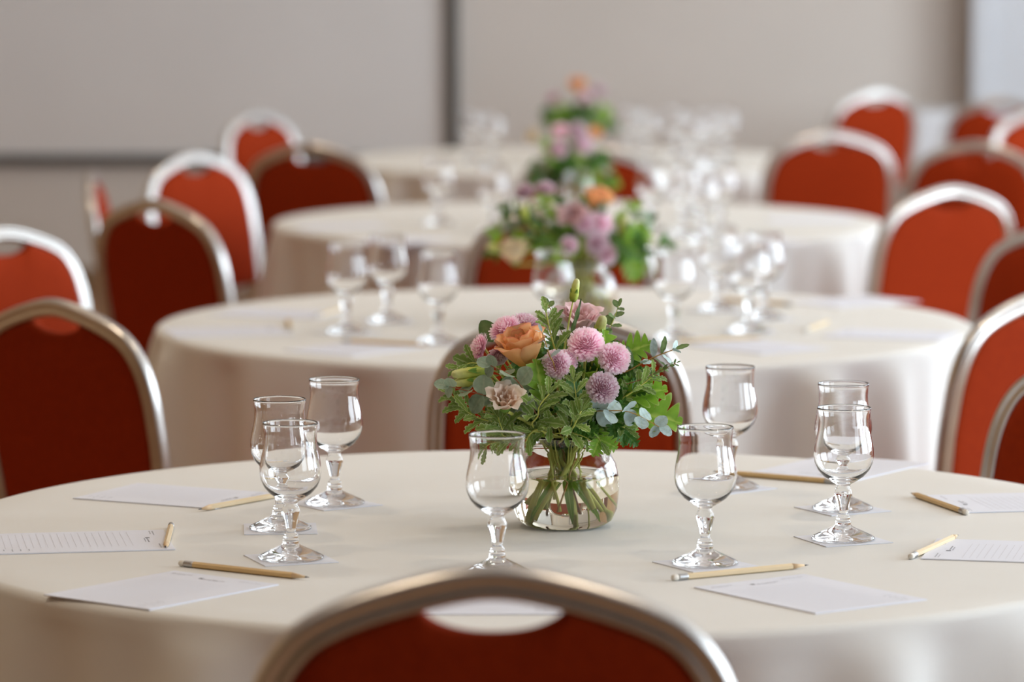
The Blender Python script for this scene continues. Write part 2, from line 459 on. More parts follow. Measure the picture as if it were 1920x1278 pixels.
CH['legs'] = [leg_mesh(sx, fr) for sx in (-1, 1) for fr in (True, False)]
PEAK = bp(0, .412 + .0145)
def chair(px, py, rz_deg, label, scale=1.0):
    rz = math.radians(rz_deg)
    p = at(px, py, z=PEAK.z * scale)
    off = Matrix.Rotation(rz, 3, 'Z') @ Vector((PEAK.x, PEAK.y, 0)) * scale
    t = empty('banquet_chair', (p.x - off.x, p.y - off.y, 0), rz)
    tag(t, label, 'chair', 'red banquet chairs with silver frames')
    for k in ('seat', 'seat_frame', 'back_frame', 'back_cushion'): link(k, CH[k], t)
    for l, gl in CH['legs']: link('glide', gl, link('leg', l, t))
    t.scale = (scale, scale, scale)
    return t
chair(925, 1059, 0, 'dark red chair in the foreground centre, cut by the bottom of the picture', 1.07)
chair(1050, 583, 0, 'dark red chair right behind the sharp bouquet, tucked under the second table')
chair(1048, 387, 0, 'dark red chair behind the second bouquet, tucked under the third table')
chair(1108, 272, 0, 'dark red chair by the rearmost table, just right of the third bouquet')
chair(100, 560, -40, 'large dark red chair back at the left edge, behind the nearest table')
chair(2, 424, -130, 'orange lit chair cut by the left edge, above the large dark chair back')
chair(285, 372, -42, 'dark red chair left of the second table, in front of an orange one')
chair(168, 318, -88, 'chair seen edge-on at the left, only a thin sliver of orange showing')
chair(360, 286, -128, 'orange chair with bright white frame behind the dark chair left of the third table')
chair(478, 209, -122, 'orange chair with a thick white frame, tallest in the picture on the left')
chair(580, 268, -22, 'dark red chair at the left of the third table, overlapping the tallest orange chair')
chair(1962, 542, 42, 'red chair with grey frame at the right edge, beside the second table')
chair(2092, 660, 135, 'chair cut by the right edge, only a curved frame side showing')
chair(1785, 347, 33, 'bright orange chair with silver frame to the right of the third table')
chair(1995, 420, 135, 'dark orange chair sliver at the right edge, directly right of the bright orange chair')
chair(1560, 245, 15, 'red chair with grey frame at the right of the third table cloth, seen from behind')
chair(1832, 264, 150, 'rust orange chair upper right, between the bright orange chair and the white pier')
chair(1645, 167, 35, 'farthest orange chair with glaring white frame corner, upper right')
chair(1945, 204, -150, 'pink lit chair with white frame at the upper right edge by the white pier')
chair(1880, 184, 165, 'chair behind the pink lit one at the upper right edge, a small red patch showing')
# small cloth-covered side table far right
p = at(1757, 207, z=0.76)
st = empty('side_table', (p.x, p.y, 0))
tag(st, 'small side table draped in white cloth behind the farthest orange chair', 'table')
def squircle(w, z, n=40, e=4.5):
    out = []
    for k in range(n):
        a = 2 * PI * k / n; c, s = math.cos(a), math.sin(a)
        wob = 1 + (0.03 * math.sin(9 * a) * (0.76 - z) / .4 if z < .73 else 0)
        out.append((w * wob * math.copysign(abs(c) ** (2 / e), c), w * wob * math.copysign(abs(s) ** (2 / e), s), z))
    return out
rs = [squircle(.12, .76), squircle(.178, .76), squircle(.186, .755), squircle(.190, .74), squircle(.193, .60), squircle(.2, .38)]
v, f = [], []
for r in rs: v += r
for i in range(len(rs) - 1):
    for k in range(40): f.append((i * 40 + k, (i + 1) * 40 + k, (i + 1) * 40 + (k + 1) % 40, i * 40 + (k + 1) % 40))
f.append(tuple(range(40)))
link('cloth', new_mesh('side_cloth', v, f, M['white']), st)
for sx in (-1, 1):
    for sy in (-1, 1):
        b = MB(); b.box(sx * .15 - .015, sx * .15 + .015, sy * .15 - .015, sy * .15 + .015, 0, .75)
        link('leg', b.mesh('side_leg', M['wood']), st)

# ------------------------------------------------------------------ goblets, coasters, notepaper, pencils
def facet(a, z):
    if .0315 < z < .0555:
        q = (a % (PI / 4)) - PI / 8
        return math.cos(PI / 8) / math.cos(q) * 1.03
    return 1.0
foot_p = [(0, 0.0012), (.030, .0008), (.0365, 0.0), (.0388, .0012), (.0388, .0028), (.036, .0045), (.029, .0078), (.019, .0125), (.0115, .0160), (.0092, .0182)]
stem_p = [(.0092, .0182), (.0098, .0205), (.0094, .0226), (.0078, .0240), (.0086, .0256), (.0090, .0270), (.0078, .0290), (.0056, .0320), (.0064, .0370), (.0085, .0460), (.0112, .0548), (.0110, .0575), (.0096, .0605), (.0082, .0635), (.0080, .0662)]
bowl_p = [(.0080, .0662), (.0100, .0682), (.0165, .0718), (.0250, .0778), (.0315, .0855), (.0352, .0940), (.0366, .1025), (.0362, .1110), (.0346, .1200), (.0327, .1290), (.0314, .1380), (.0311, .1460), (.0317, .1535), (.0326, .1590), (.0329, .1608), (.0324, .1618), (.0316, .1612),
          (0.0315, 0.1585), (0.0307, 0.1535), (0.0301, 0.1460), (0.0304, 0.1380), (0.0317, 0.1290), (0.0336, 0.1200), (0.0352, 0.1110), (0.0356, 0.1025), (0.0342, 0.0945), (0.0304, 0.0868), (0.0239, 0.0800), (0.0150, 0.0748), (0.0070, 0.0722), (0, .0716)]
GB = {}
for nm, pr_, rf in (('foot', foot_p, None), ('stem', stem_p, facet), ('bowl', bowl_p, None)):
    v, f = lathe(pr_, 48, rf)
    GB[nm] = new_mesh('goblet_' + nm, v, f, M['glass'])
def goblet(x, y, label, group=None):
    t = empty('water_goblet', (x, y, TOP + 0.0012))
    tag(t, label, 'glass', group or 'clear stemmed water goblets')
    for k in ('foot', 'stem', 'bowl'): link(k, GB[k], t)
    t.rotation_euler.z = random.uniform(0, PI / 4)
b = MB(); b.box(-.045, .045, -.045, .045, 0, .0009); COASTER = b.mesh('coaster', M['coaster'])
def coaster(x, y, rz, label):
    o = link('paper_coaster', COASTER); o.location = (x, y, TOP + .0002); o.rotation_euler.z = math.radians(rz)
    tag(o, label, 'coaster', 'square white paper coasters')
PW, PL = 0.160, 0.215
b = MB(); b.box(-PW / 2, PW / 2, -PL / 2, PL / 2, 0, .0014); SHEET = b.mesh('note_paper', M['paper'])
def quad(b, x0, x1, y0, y1, z=.0016): b.add([(x0, y0, z), (x1, y0, z), (x1, y1, z), (x0, y1, z)], [(0, 1, 2, 3)])
def print_mesh(seed):
    rng = random.Random(seed); b = MB()
    def words(x, y, n, h, sp=1.0):
        for _ in range(n):
            w = rng.uniform(.003, .008) * sp
            xx = x
            while xx < x + w:
                quad(b, xx, xx + .0007, y, y + h * rng.uniform(.6, 1)); xx += .0012
            x += w + .0022
        return x
    quad(b, -.018, -.0125, .0795, .085)
    words(-.0105, .0805, 4, .0022, 1.1); words(-.0105, .0772, 3, .0016)
    words(-.068, .0915, 4, .0017); words(.034, .0915, 4, .0017); words(-.068, .088, 3, .0014)
    for k in range(4): words(.052, -.066 - .010 * k, 2, .0018)
    return b.mesh('print', M['ink'])
def lines_mesh():
    b = MB()
    for k in range(19):
        y = .060 - k * .0085
        quad(b, -.066, .046, y, y + .0005)
    return b.mesh('ruled_lines', M['ink_light'])
PRINT, LINES = print_mesh(3), lines_mesh()
def paper(x, y, dx, dy, label, printed=True):
    t = empty('note_paper', (x, y, TOP + .0002), math.atan2(dy, dx) - PI / 2)
    tag(t, label, 'paper', 'white notepaper sheets')
    sh = link('sheet', SHEET, t)
    if printed: link('print', PRINT, sh); link('ruled_lines', LINES, sh)
def pencil_meshes(m):
    d = {}
    r, L = .0038, .150
    b = MB(); b.tube([(0, -.072, 0), (0, .072, 0)], r, 6); d['barrel'] = b.mesh('barrel', m)
    b = MB(); b.tube([(0, .072, 0), (0, .0895, 0)], [r * .97, .0011], 12); d['sharpened_tip'] = b.mesh('sharpened_tip', M['pencil_wood'], True)
    b = MB(); b.tube([(0, .0895, 0), (0, .0955, 0)], [.0011, .0002], 8); d['lead'] = b.mesh('lead', M['graphite'], True)
    b = MB(); b.tube([(0, -.072 - .0016 * k, 0) for k in range(9)], [r * (1.04 if k % 2 else .97) for k in range(9)], 14); d['ferrule'] = b.mesh('ferrule', M['steel'], True)
    b = MB(); b.tube([(0, -.0848, 0), (0, -.091, 0), (0, -.0925, 0)], [r * .93, r * .93, r * .7], 14); d['eraser'] = b.mesh('eraser', M['eraser'], True)
    b = MB()
    z = r * .87 + .00012
    for (y0, y1) in ((-.056, -.030), (-.018, -.014)):
        y = y0
        while y < y1:
            b.add([(-.0009, y, z), (.0009, y, z), (.0009, y + .0012, z), (-.0009, y + .0012, z)], [(0, 1, 2, 3)]); y += .0021
    d['print'] = b.mesh('pencil_print', M['ink'])
    return d
PEN = {'tan': pencil_meshes(M['pencil_tan']), 'pale': pencil_meshes(M['pencil_pale'])}
def pencil(A, B, kind, label, lift=0.0):
    """A: eraser end, B: tip"""
    A, B = Vector(A), Vector(B); c = (A + B) / 2; d = (B - A).normalized()
    t = empty('pencil', (c.x, c.y, TOP + .0038 + lift), math.atan2(d.y, d.x) - PI / 2)
    t.rotation_euler.y = math.radians(0)
    tag(t, label, 'pencil', 'wooden pencils with white erasers')
    o = {}
    for k, par in (('barrel', None), ('sharpened_tip', None), ('ferrule', None), ('lead', 'sharpened_tip'), ('eraser', 'ferrule'), ('print', 'barrel')):
        o[k] = link(k, PEN[kind][k], o[par] if par else t)
def W(px, py): return at(px, py, z=TOP).xy

G1 = [((-.261, 4.798), 'goblet at left front of the nearest table, overlapping another goblet', 20),
      ((-.287, 5.036), 'goblet at left of the nearest table, half hidden behind the front left goblet', 4),
      ((-.229, 5.254), 'tall-looking goblet at left of the nearest table, rightmost and rearmost of the left three', 35),
      ((-.017, 4.691), 'goblet in front of the sharp bouquet vase, foot hidden by the foreground chair', 25),
      ((.226, 4.758), 'goblet right of the vase, beside the front right pencil', 30),
      ((.289, 5.403), 'goblet behind and right of the vase, partly hidden by another goblet', 40),
      ((.423, 5.206), 'rear goblet of the overlapping pair at right of the nearest table', 28),
      ((.403, 4.948), 'front goblet of the overlapping pair at right of the nearest table', 22)]
G1C = ['left front goblet', 'goblet half hidden at the left', 'rear left goblet', 'goblet in front of the vase', 'goblet right of the vase', 'goblet behind the right side of the vase', 'rear goblet of the right pair', 'front goblet of the right pair']
for ((x, y), lab, rz), c in zip(G1, G1C):
    goblet(x, y, lab); coaster(x, y, rz, 'white paper coaster under the %s, nearest table' % c)
paper(-.440, 5.325, .19, -.095, 'blank-looking notepaper at rear left of the nearest table with a pale pencil at its corner')
paper(-.523, 4.927, .2, .035, 'ruled notepaper cut by the left edge, lines and print showing')
paper(-.394, 4.571, .155, .20, 'notepaper at front left of the nearest table, below the tan pencil')
paper(-.027, 4.515, .0, 1, 'notepaper seen through the handle hole of the foreground chair')
paper(.333, 4.546, -.135, .19, 'notepaper at front right of the nearest table, below the pencil')
paper(.605, 4.850, -.2, .045, 'notepaper cut by the right edge, lower of two, beside a pale pencil')
paper(.662, 5.268, -.2, -.035, 'notepaper cut by the right edge, upper of two, beside a tan pencil')
paper(.452, 5.600, -.075, -.115, 'notepaper at rear right of the nearest table, behind the right pair of goblets')
pencil(W(520, 933), W(400, 955), 'pale', 'pale pencil at rear left pointing to its paper corner, passing behind a goblet')
pencil(W(322, 986), W(310, 1033), 'pale', 'short-looking pale pencil pointing to the camera at the end of the ruled paper')
pencil(W(343, 1062), W(570, 1087), 'tan', 'sharp tan pencil above the front left notepaper')
pencil(W(1250, 1090), W(1522, 1064), 'pale', 'pencil lying above the front right notepaper, point to the right')
pencil(W(1705, 1050), W(1797, 1008), 'pale', 'whitish pencil with round eraser towards the camera, lower right')
pencil(W(1812, 966), W(1710, 930), 'tan', 'tan pencil at the right, slanting up to the left with eraser in front')
pencil(W(1545, 906), W(1372, 892), 'tan', 'tan pencil behind the right goblets, along the rear right notepaper')

G2 = [(650, 624, 'goblet on the second table, leftmost'), (727, 603, 'goblet on the second table, second from left, farther back'), (822, 643, 'goblet on the second table, third from left'),
      (1036, 640, 'goblet on the second table behind the top bud of the sharp bouquet'), (1264, 636, 'goblet on the second table, first right of the sharp bouquet'), (1346, 582, 'goblet on the second table, farthest back of the right group'),
      (1405, 622, 'goblet on the second table, front of the overlapping right pair'), (1432, 597, 'goblet on the second table, rightmost, behind another goblet')]
for px, py, lab in G2:
    w = W(px, py); goblet(w.x, w.y, lab); coaster(w.x, w.y, random.uniform(0, 90), 'white coaster under the ' + {650: 'leftmost goblet of the second table', 727: 'second goblet from left on the second table', 822: 'third goblet from left on the second table', 1036: 'goblet behind the top bud, second table', 1264: 'first goblet right of the sharp bouquet, second table', 1346: 'farthest back goblet of the right group, second table', 1405: 'front goblet of the right pair, second table', 1432: 'rightmost goblet of the second table'}[px])
T2c = Vector(TABLES[1])
for px, py, lab in ((425, 622, 'blurred notepaper at far left of the second table'), (672, 654, 'blurred notepaper at front left of the second table below a brown pencil'), (520, 588, 'blurred notepaper at rear left of the second table'),
                    (1415, 650, 'blurred notepaper at front right of the second table'), (1672, 628, 'blurred notepaper at far right of the second table'), (1600, 566, 'blurred notepaper at rear right of the second table')):
    w = W(px, py); d = T2c - w; paper(w.x, w.y, d.x, d.y, lab)
for a, c, k, lab in (((655, 643), (795, 651), 'tan', 'blurred brown pencil above the front left notepaper of the second table'), ((588, 598), (655, 578), 'pale', 'blurred whitish pencil by the leftmost goblet of the second table'),
                     ((1250, 644), (1430, 637), 'pale', 'faint pencil between the right goblets of the second table and the front paper'), ((1492, 630), (1572, 599), 'pale', 'blurred whitish pencil with brown tip, right part of the second table'),
                     ((1470, 573), (1365, 565), 'tan', 'faint brown pencil behind the right goblets of the second table'), ((545, 618), (540, 604), 'tan', 'tiny brown pencil end near the far left paper of the second table')):
    pencil(W(*a), W(*c), k, lab)
G3 = [(822, 420, 'goblet left on the third table, blurred against the rearmost cloth'), (925, 440, 'goblet on the third table just left of the second bouquet'), (1085, 452, 'goblet in front of the third bouquet vase, above the second bouquet'),
      (1222, 432, 'goblet on the third table in front of the dark red chair there')]
for px, py, lab in G3:
    w = W(px, py); goblet(w.x, w.y, lab)
for px, py, lab in ((1285, 440, 'leftmost'), (1318, 452, 'nearest'), (1352, 434, 'rightmost'), (1300, 405, 'rearmost')):
    w = W(px, py); goblet(w.x, w.y, 'blurred goblet, %s of the sparkling cluster right on the third table' % lab, 'goblet cluster on the third table')
for px, py, lab in ((885, 303, 'left one of the pair left of the bouquets'), (925, 312, 'right one of the pair left of the bouquets'), (1183, 297, 'left one of the pair above the dark red chair'), (1214, 303, 'right one of the pair above the dark red chair'),
                    (1268, 296, 'first from left of the right cluster'), (1300, 318, 'second from left of the right cluster'), (1330, 306, 'third from left of the right cluster'), (1362, 300, 'rightmost of all')):
    w = W(px, py); goblet(w.x, w.y, 'goblet on the rearmost table, ' + lab, 'goblets on the rearmost table')
T3c = Vector(TABLES[2])
for px, py, lab in ((1520, 412, 'faint notepaper at the right of the third table'), (640, 425, 'faint notepaper at the left of the third table'), (745, 452, 'faint notepaper at front left of the third table'), (1420, 452, 'faint notepaper at front right of the third table')):
    w = W(px, py); d = T3c - w; paper(w.x, w.y, d.x, d.y, lab, False)

# ------------------------------------------------------------------ flowers: shared shapes
def blade(name, m, wfun, n=24, cols=(-1, -.5, 0, .5, 1), fold=0.18, curl=-0.18, fwd=0.0, cup=0.0):
    v, f, g = [], [], []
    for i in range(n + 1):
        t = i / n; w = wfun(t)
        for c in cols:
            x = c * w; y = t + fwd * abs(c) * w
            z = fold * abs(x) + curl * t * t + cup * (x * x) + 0.015 * math.sin(t * 19 + c * 2)
            v.append((x, y, z)); g.append(abs(c))
    k = len(cols)
    for i in range(n):
        for j in range(k - 1): f.append((i * k + j, i * k + j + 1, (i + 1) * k + j + 1, (i + 1) * k + j))
    return new_mesh(name, v, f, m, True, g)
def oval(wm, p=1.0, e=.62): return lambda t: max(0.004, wm * (math.sin(PI * min(1, t ** p)) ** e))
def lobes(t):
    env = 0.46 * math.sin(PI * t ** 0.75) ** 0.7 if 0 < t < 1 else 0
    return max(.006, env * (0.30 + 0.70 * abs(math.sin(4.5 * PI * t)) ** 0.7) + 0.02 * abs(math.sin(27 * t)))
def teeth(t):
    env = 0.215 * math.sin(PI * t ** 1.35) ** 0.75 if 0 < t < 1 else 0
    return max(.012, env * (0.58 + 0.42 * abs(math.sin(5 * PI * t)) ** .8))
LEAF = {
    'euc': blade('eucalyptus_leaf', M['euc'], oval(.50, 1, .52), 16, cup=.25, fold=.02, curl=-.06),
    'euc_pale': blade('pale_eucalyptus_leaf', M['euc_pale'], oval(.46, 1, .55), 16, cup=.25, fold=.02, curl=-.06),
    'euc_green': blade('green_eucalyptus_leaf', M['euc_green'], oval(.36), 14, cup=.25, fold=.03, curl=-.08),
    'narrow': blade('narrow_eucalyptus_leaf', M['euc_green'], oval(.19), 14, cup=.3, fold=.03, curl=-.10),
    'narrow_pale': blade('narrow_pale_leaf', M['euc_pale'], oval(.20), 14, cup=.3, fold=.03, curl=-.10),
    'lobed': blade('lobed_leaf', M['lobed'], lobes, 54, fold=.22, curl=-.22, fwd=.55),
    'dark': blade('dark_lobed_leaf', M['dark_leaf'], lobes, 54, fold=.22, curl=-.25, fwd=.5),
    'serrated': blade('serrated_leaf', M['serrated'], teeth, 42, fold=.35, curl=-.22, fwd=.7),
    'slender': blade('submerged_leaf', M['lobed'], oval(.055), 14, fold=.2, curl=-.1),
    'grass': blade('slender_leaf', M['euc_green'], oval(.06), 12, fold=.2, curl=-.1),
}
def stem_path(head, V, rng, spread=.040, zb=None):
    """stem running from inside the vase, through its neck, to a point above it"""
    d = Vector((head.x - V.x, head.y - V.y, 0))
    if d.length < .012: d = Vector((rng.uniform(-1, 1), rng.uniform(-1, 1), 0))
    d.normalize()
    d = Matrix.Rotation(rng.uniform(-.6, .6), 3, 'Z') @ d
    e = Matrix.Rotation(rng.uniform(-2.0, 2.0), 3, 'Z') @ d
    sp = rng.uniform(.018, .050); zz = .010 + max(0, sp - .035) * .7 + rng.uniform(0, .016)
    B = V + Vector((-e.x * sp, -e.y * sp, zb if zb is not None else zz))
    k = rng.uniform(.008, .034)
    ja, jr = rng.uniform(0, 2 * PI), .020 * math.sqrt(rng.random())
    N = V + Vector((d.x * k * .55 + jr * math.cos(ja), d.y * k * .55 + jr * math.sin(ja), .104))
    return B, N

# pink chrysanthemum head: many small spoon-shaped florets on a dome (unit radius)
def mum_head(seed, n=190):
    rng = random.Random(seed); v, f, g = [], [], []
    ga = PI * (3 - math.sqrt(5))
    for i in range(n):
        t = (i + .5) / n
        cz = 1 - 1.32 * t                       # from the crown to below the equator
        th = math.acos(max(-1, min(1, cz)))
        ph = i * ga + rng.uniform(-.1, .1)
        d = Vector((math.sin(th) * math.cos(ph), math.sin(th) * math.sin(ph), math.cos(th)))
        side = Vector((-math.sin(ph), math.cos(ph), 0)); up = d.cross(side) * -1
        L = (.50 + .10 * math.sin(th)) * rng.uniform(.90, 1.06); w = .080 + .030 * t
        o = d * .40; o.z *= .8
        base = len(v)
        for k in range(4):
            s = k / 3
            ww = w * (0.45, .8, 1.0, .62)[k]
            bend = (up * (-0.10 * s * s)) if cz < .6 else Vector((-d.x, -d.y, 0)) * (.16 * s * s)
            c = o + d * (L * s) + bend
            c = Vector((c.x, c.y, c.z * .86))
            lift = d * (.028 * (0, .6, 1, .6)[k])
            v += [c - side * ww + lift, c - lift * .6, c + side * ww + lift]; g += [s] * 3
        for k in range(3):
            a = base + k * 3
            f += [(a, a + 1, a + 4, a + 3), (a + 1, a + 2, a + 5, a + 4)]
    cv, cf = lathe([(0, -.3), (.40, -.2), (.52, .05), (.50, .22), (.34, .42), (0, .50)], 12)
    bb = len(v); v += [Vector(q) for q in cv]; f += [tuple(i + bb for i in q) for q in cf]; g += [.25] * len(cv)
    return new_mesh('florets', v, f, M['mum'], True, g)
MUM = [mum_head(s) for s in (1, 2, 3)]
v, f = lathe([(0, -.30), (.10, -.30), (.34, -.16), (.44, .02), (.40, .18), (0, .3)], 14)
CALYX = new_mesh('calyx', v, f, M['sepal'], True, [0.5] * len(v))

def petal_mesh(name, m, r0, h, open_, wa, curl, ruffle=0.0, seed=0, nu=9, nv=9):
    rng = random.Random(seed); v, f, g = [], [], []
    p1, p2 = rng.uniform(0, 6), rng.uniform(0, 6)
    for j in range(nv):
        t = j / (nv - 1)
        for i in range(nu):
            u = -1 + 2 * i / (nu - 1)
            wide = (0.30 + 0.70 * math.sin(PI * min(1, .18 + t * .62)))
            a = u * wa * wide
            tt = t * (1 - .16 * u * u)
            r = r0 * (0.35 + 0.65 * math.sin(min(PI / 2, tt * 2.1))) + open_ * tt ** 2.0 + .0012 * math.cos(u * 5 + p1) * t
            z = h * tt
            k = max(0, tt - .72) / .28
            r += curl * k * k; z -= curl * .9 * k * k * k
            r += ruffle * t * t * math.sin(u * 7 + p1); z += ruffle * .7 * t * t * math.cos(u * 6 + p2)
            v.append((r * math.sin(a), r * math.cos(a), z)); g.append(t)
    for j in range(nv - 1):
        for i in range(nu - 1):
            f.append((j * nu + i, j * nu + i + 1, (j + 1) * nu + i + 1, (j + 1) * nu + i))
    return new_mesh(name, v, f, m, True, g)
def bloom_petals(kind):
    out = []
    if kind in ('rose', 'cream'):
        m = M['rose' if kind == 'rose' else 'cream']
        spec = [(.006, .040, -.003, 1.9, 0, 3), (.012, .043, -.001, 1.25, .001, 3), (.0165, .047, .000, 1.05, .002, 4), (.0205, .046, .002, 1.0, .005, 4), (.0225, .040, .006, .95, .007, 4)]
        ruf = .0010
    else:
        m = M[kind]
        spec = [(.006, .032, .001, 1.5, .001, 3), (.012, .037, .004, 1.15, .004, 4), (.017, .036, .009, 1.0, .007, 5)]
        ruf = .0026
    for L, (r0, h, op, wa, cu, n) in enumerate(spec):
        for k in range(n):
            out.append((petal_mesh('petal', m, r0, h, op, wa, cu, ruf, seed=L * 10 + k), 2 * PI * (k + .37 * L) / n + .2 * L))
    return out
BLOOM = {k: bloom_petals(k) for k in ('rose', 'cream', 'peach', 'blush')}
v, f = lathe([(0, -.008), (.004, -.008), (.008, -.003), (.0105, .004), (.010, .010), (.006, .012), (0, .012)], 12)
HIP = new_mesh('receptacle', v, f, M['sepal'], True, [0.5] * len(v))
def bud_lathe():
    prof = [(0, 0), (.10, .02), (.17, .15), (.19, .32), (.17, .52), (.15, .72), (.13, .88), (.09, .97), (0, 1.0)]
    v, f = lathe(prof, 20)
    w = []
    for (x, y, z) in v:
        a = math.atan2(y, x) + z * 2.2; r = math.hypot(x, y) * (1 + .12 * math.sin(4 * a))
        w.append((r * math.cos(a), r * math.sin(a), z))
    return new_mesh('bud', w, f, M['bud'], True, [p[2] for p in w])
BUD = bud_lathe()
SEPAL = blade('sepal', M['sepal'], oval(.10), 8, cols=(-1, 0, 1), fold=.3, curl=-.05)

def root_at(V, name, label, cat, group):
    t = empty(name, V)
    return tag(t, label, cat, group)
def add_stem(t, V, pts, r, m, name='stem', n=7):
    P = spline([p - V for p in pts], 5)
    k = len(P)
    r *= rngF.uniform(.8, 1.35)
    rr = [r * (1.0 - .4 * i / (k - 1)) for i in range(k)]
    v, f = tube(P, rr, n)
    return link(name, new_mesh(name, v, f, m), t)
rngF = random.Random(21)
def mum(V, pos, R, axis, label, group, i=0):
    t = root_at(V, 'pink_chrysanthemum', label, 'flower', group)
    ax = Vector(axis).normalized()
    mw = Matrix.Translation(pos - V) @ ax.to_track_quat('Z', 'Y').to_matrix().to_4x4() @ Matrix.Rotation(rngF.uniform(0, 6), 4, 'Z') @ Matrix.Diagonal((R, R, R, 1))
    o = link('florets', MUM[i % 3], t, mw); o['kind'] = 'stuff'
    link('calyx', CALYX, t, mw)
    B, N = stem_path(pos, V, rngF)
    add_stem(t, V, [B, N, (N + pos) / 2 + Vector((0, .004, 0)), pos - ax * R * .25], .0025, M['stem'])
def bloom(V, pos, s, axis, kind, name, label, group, stem_r=.0026):
    t = root_at(V, name, label, 'flower', group)
    ax = Vector(axis).normalized()
    mw = Matrix.Translation(pos - V) @ ax.to_track_quat('Z', 'Y').to_matrix().to_4x4() @ Matrix.Diagonal((s, s, s, 1))
    for me, a in BLOOM[kind]: link('petal', me, t, mw @ Matrix.Rotation(a, 4, 'Z'))
    link('receptacle', HIP, t, mw)
    B, N = stem_path(pos, V, rngF)
    add_stem(t, V, [B, N, (N + pos) / 2 + Vector((0, .004, 0)), pos - ax * .004], stem_r, M['stem'])
def bud(V, base, tip, label, group, wide=1.0, extra=None):
    t = root_at(V, 'lisianthus_bud', label, 'flower bud', group)
    d = tip - base; L = d.length
    q = d.to_track_quat('Z', 'Y').to_matrix().to_4x4()
    mw = Matrix.Translation(base - V) @ q
    link('bud', BUD, t, mw @ Matrix.Diagonal((L * wide, L * wide, L, 1)))
    for k in range(4):
        a = k * PI / 2 + .4
        link('sepal', SEPAL, t, mw @ Matrix.Rotation(a, 4, 'Z') @ Matrix.Translation((0, L * .12 * wide, 0)) @ Matrix.Rotation(PI / 2 - .12, 4, 'X') @ Matrix.Diagonal((L * .8, L * .6, L * .6, 1)))
    B, N = stem_path(base, V, rngF)
    mid = (N + base) / 2 if extra is None else extra
    add_stem(t, V, [B, N, mid, base + d * .03], .0018, M['stem'])
def sprig(V, pts, kind, pairs, size, name, label, group, start=.3, stem_m='stem_dark', r=.0013, in_vase=True, angle=.9, taper=.45, alt=None, flat=.35, tipleaf=True):
    t = root_at(V, name, label, 'foliage', group)
    B, N = stem_path(pts[-1], V, rngF)
    pre = [B, N] if in_vase else [N]
    add_stem(t, V, pre + pts, r, M[stem_m], n=6)
    P = spline(pts, 8)
    m = len(P)
    view = Vector((0, -1, .25))
    for k in range(pairs):
        u = start + (1 - start) * k / max(1, pairs - 1) * .96
        i = min(m - 2, int(u * (m - 1)))
        c = P[i]; tg = (P[i + 1] - P[max(0, i - 1)]).normalized()
        ref = tg.cross(view)
        ref = ref.normalized() if ref.length > .05 else Vector((1, 0, 0))
        rot = Matrix.Rotation(k * 1.35 + rngF.uniform(-.4, .4), 3, tg)
        s = size * (1 - taper * max(0, k / max(1, pairs - 1) - .35)) * rngF.uniform(.85, 1.12)
        for sg in (1, -1):
            side = (rot @ ref) * sg
            d = tg * math.cos(angle) + side * math.sin(angle) + Vector((rngF.uniform(-.15, .15), rngF.uniform(-.15, .15), rngF.uniform(-.15, .15)))
            nrm = view * flat + tg * .5 + Vector((rngF.uniform(-.5, .5), rngF.uniform(-.5, .2), rngF.uniform(-.1, .6)))
            lk = alt if (alt and rngF.random() < .4) else kind
            link('leaf', LEAF[lk], t, frame(c - V, d, nrm, s))
    if tipleaf:
        tg = (P[-1] - P[-3]).normalized()
        link('leaf', LEAF[kind], t, frame(P[-1] - V, tg, Vector((rngF.uniform(-.3, .3), -.5, .6)), size * .7))
    return t
def big_leaf(V, base, tip, kind, nrm, name, label, group, scale=1.0):
    t = root_at(V, name, label, 'foliage', group)
    B, N = stem_path(base, V, rngF)
    add_stem(t, V, [N, (N + base) / 2, base], .0012, M['stem'], n=6)
    link('leaf', LEAF[kind], t, frame(base - V, tip - base, nrm, (tip - base).length * scale))
# vase
vase_o = [(0, .0), (.040, 0.0), (.050, .0015), (.059, .008), (.0650, .022), (.0675, .045), (.0670, .062), (.0635, .078), (.0565, .0905), (.0490, .0965), (.0458, .0995), (.0448, .1035), (.0452, .1080), (.0475, .1115), (.0482, .1135), (.0470, .1150), (.0450, .1142)]
vase_i = [(.0430, .1115), (.0424, .1080), (.0422, .1035), (.0432, .0985), (.0465, .0940), (.0538, .0880), (.0604, .0765), (.0638, .062), (.0643, .045), (.0619, .024), (.0560, .0115), (.0470, .0060), (.0380, .0045), (0, .0045)]
v, f = lathe(vase_o + vase_i, 72)
VASE = new_mesh('glass_body', v, f, M['glass'])
WZ = .0655
wat = [(0, .0043), (.0382, .0043), (.0473, .0057), (.0563, .0112), (.0622, .0238), (.0646, .045), (.0641, .062), (.0636, WZ), (.0610, WZ - .0004), (0, WZ - .0006)]
v, f = lathe(wat, 72)
WATER = new_mesh('water', v, f, M['water'])
def vase(x, y, label):
    t = empty('flower_vase', (x, y, TOP + .0005))
    tag(t, label, 'vase', 'round glass vases')
    link('glass_body', VASE, t); link('water', WATER, t)
    return Vector((x, y, TOP + .0005))

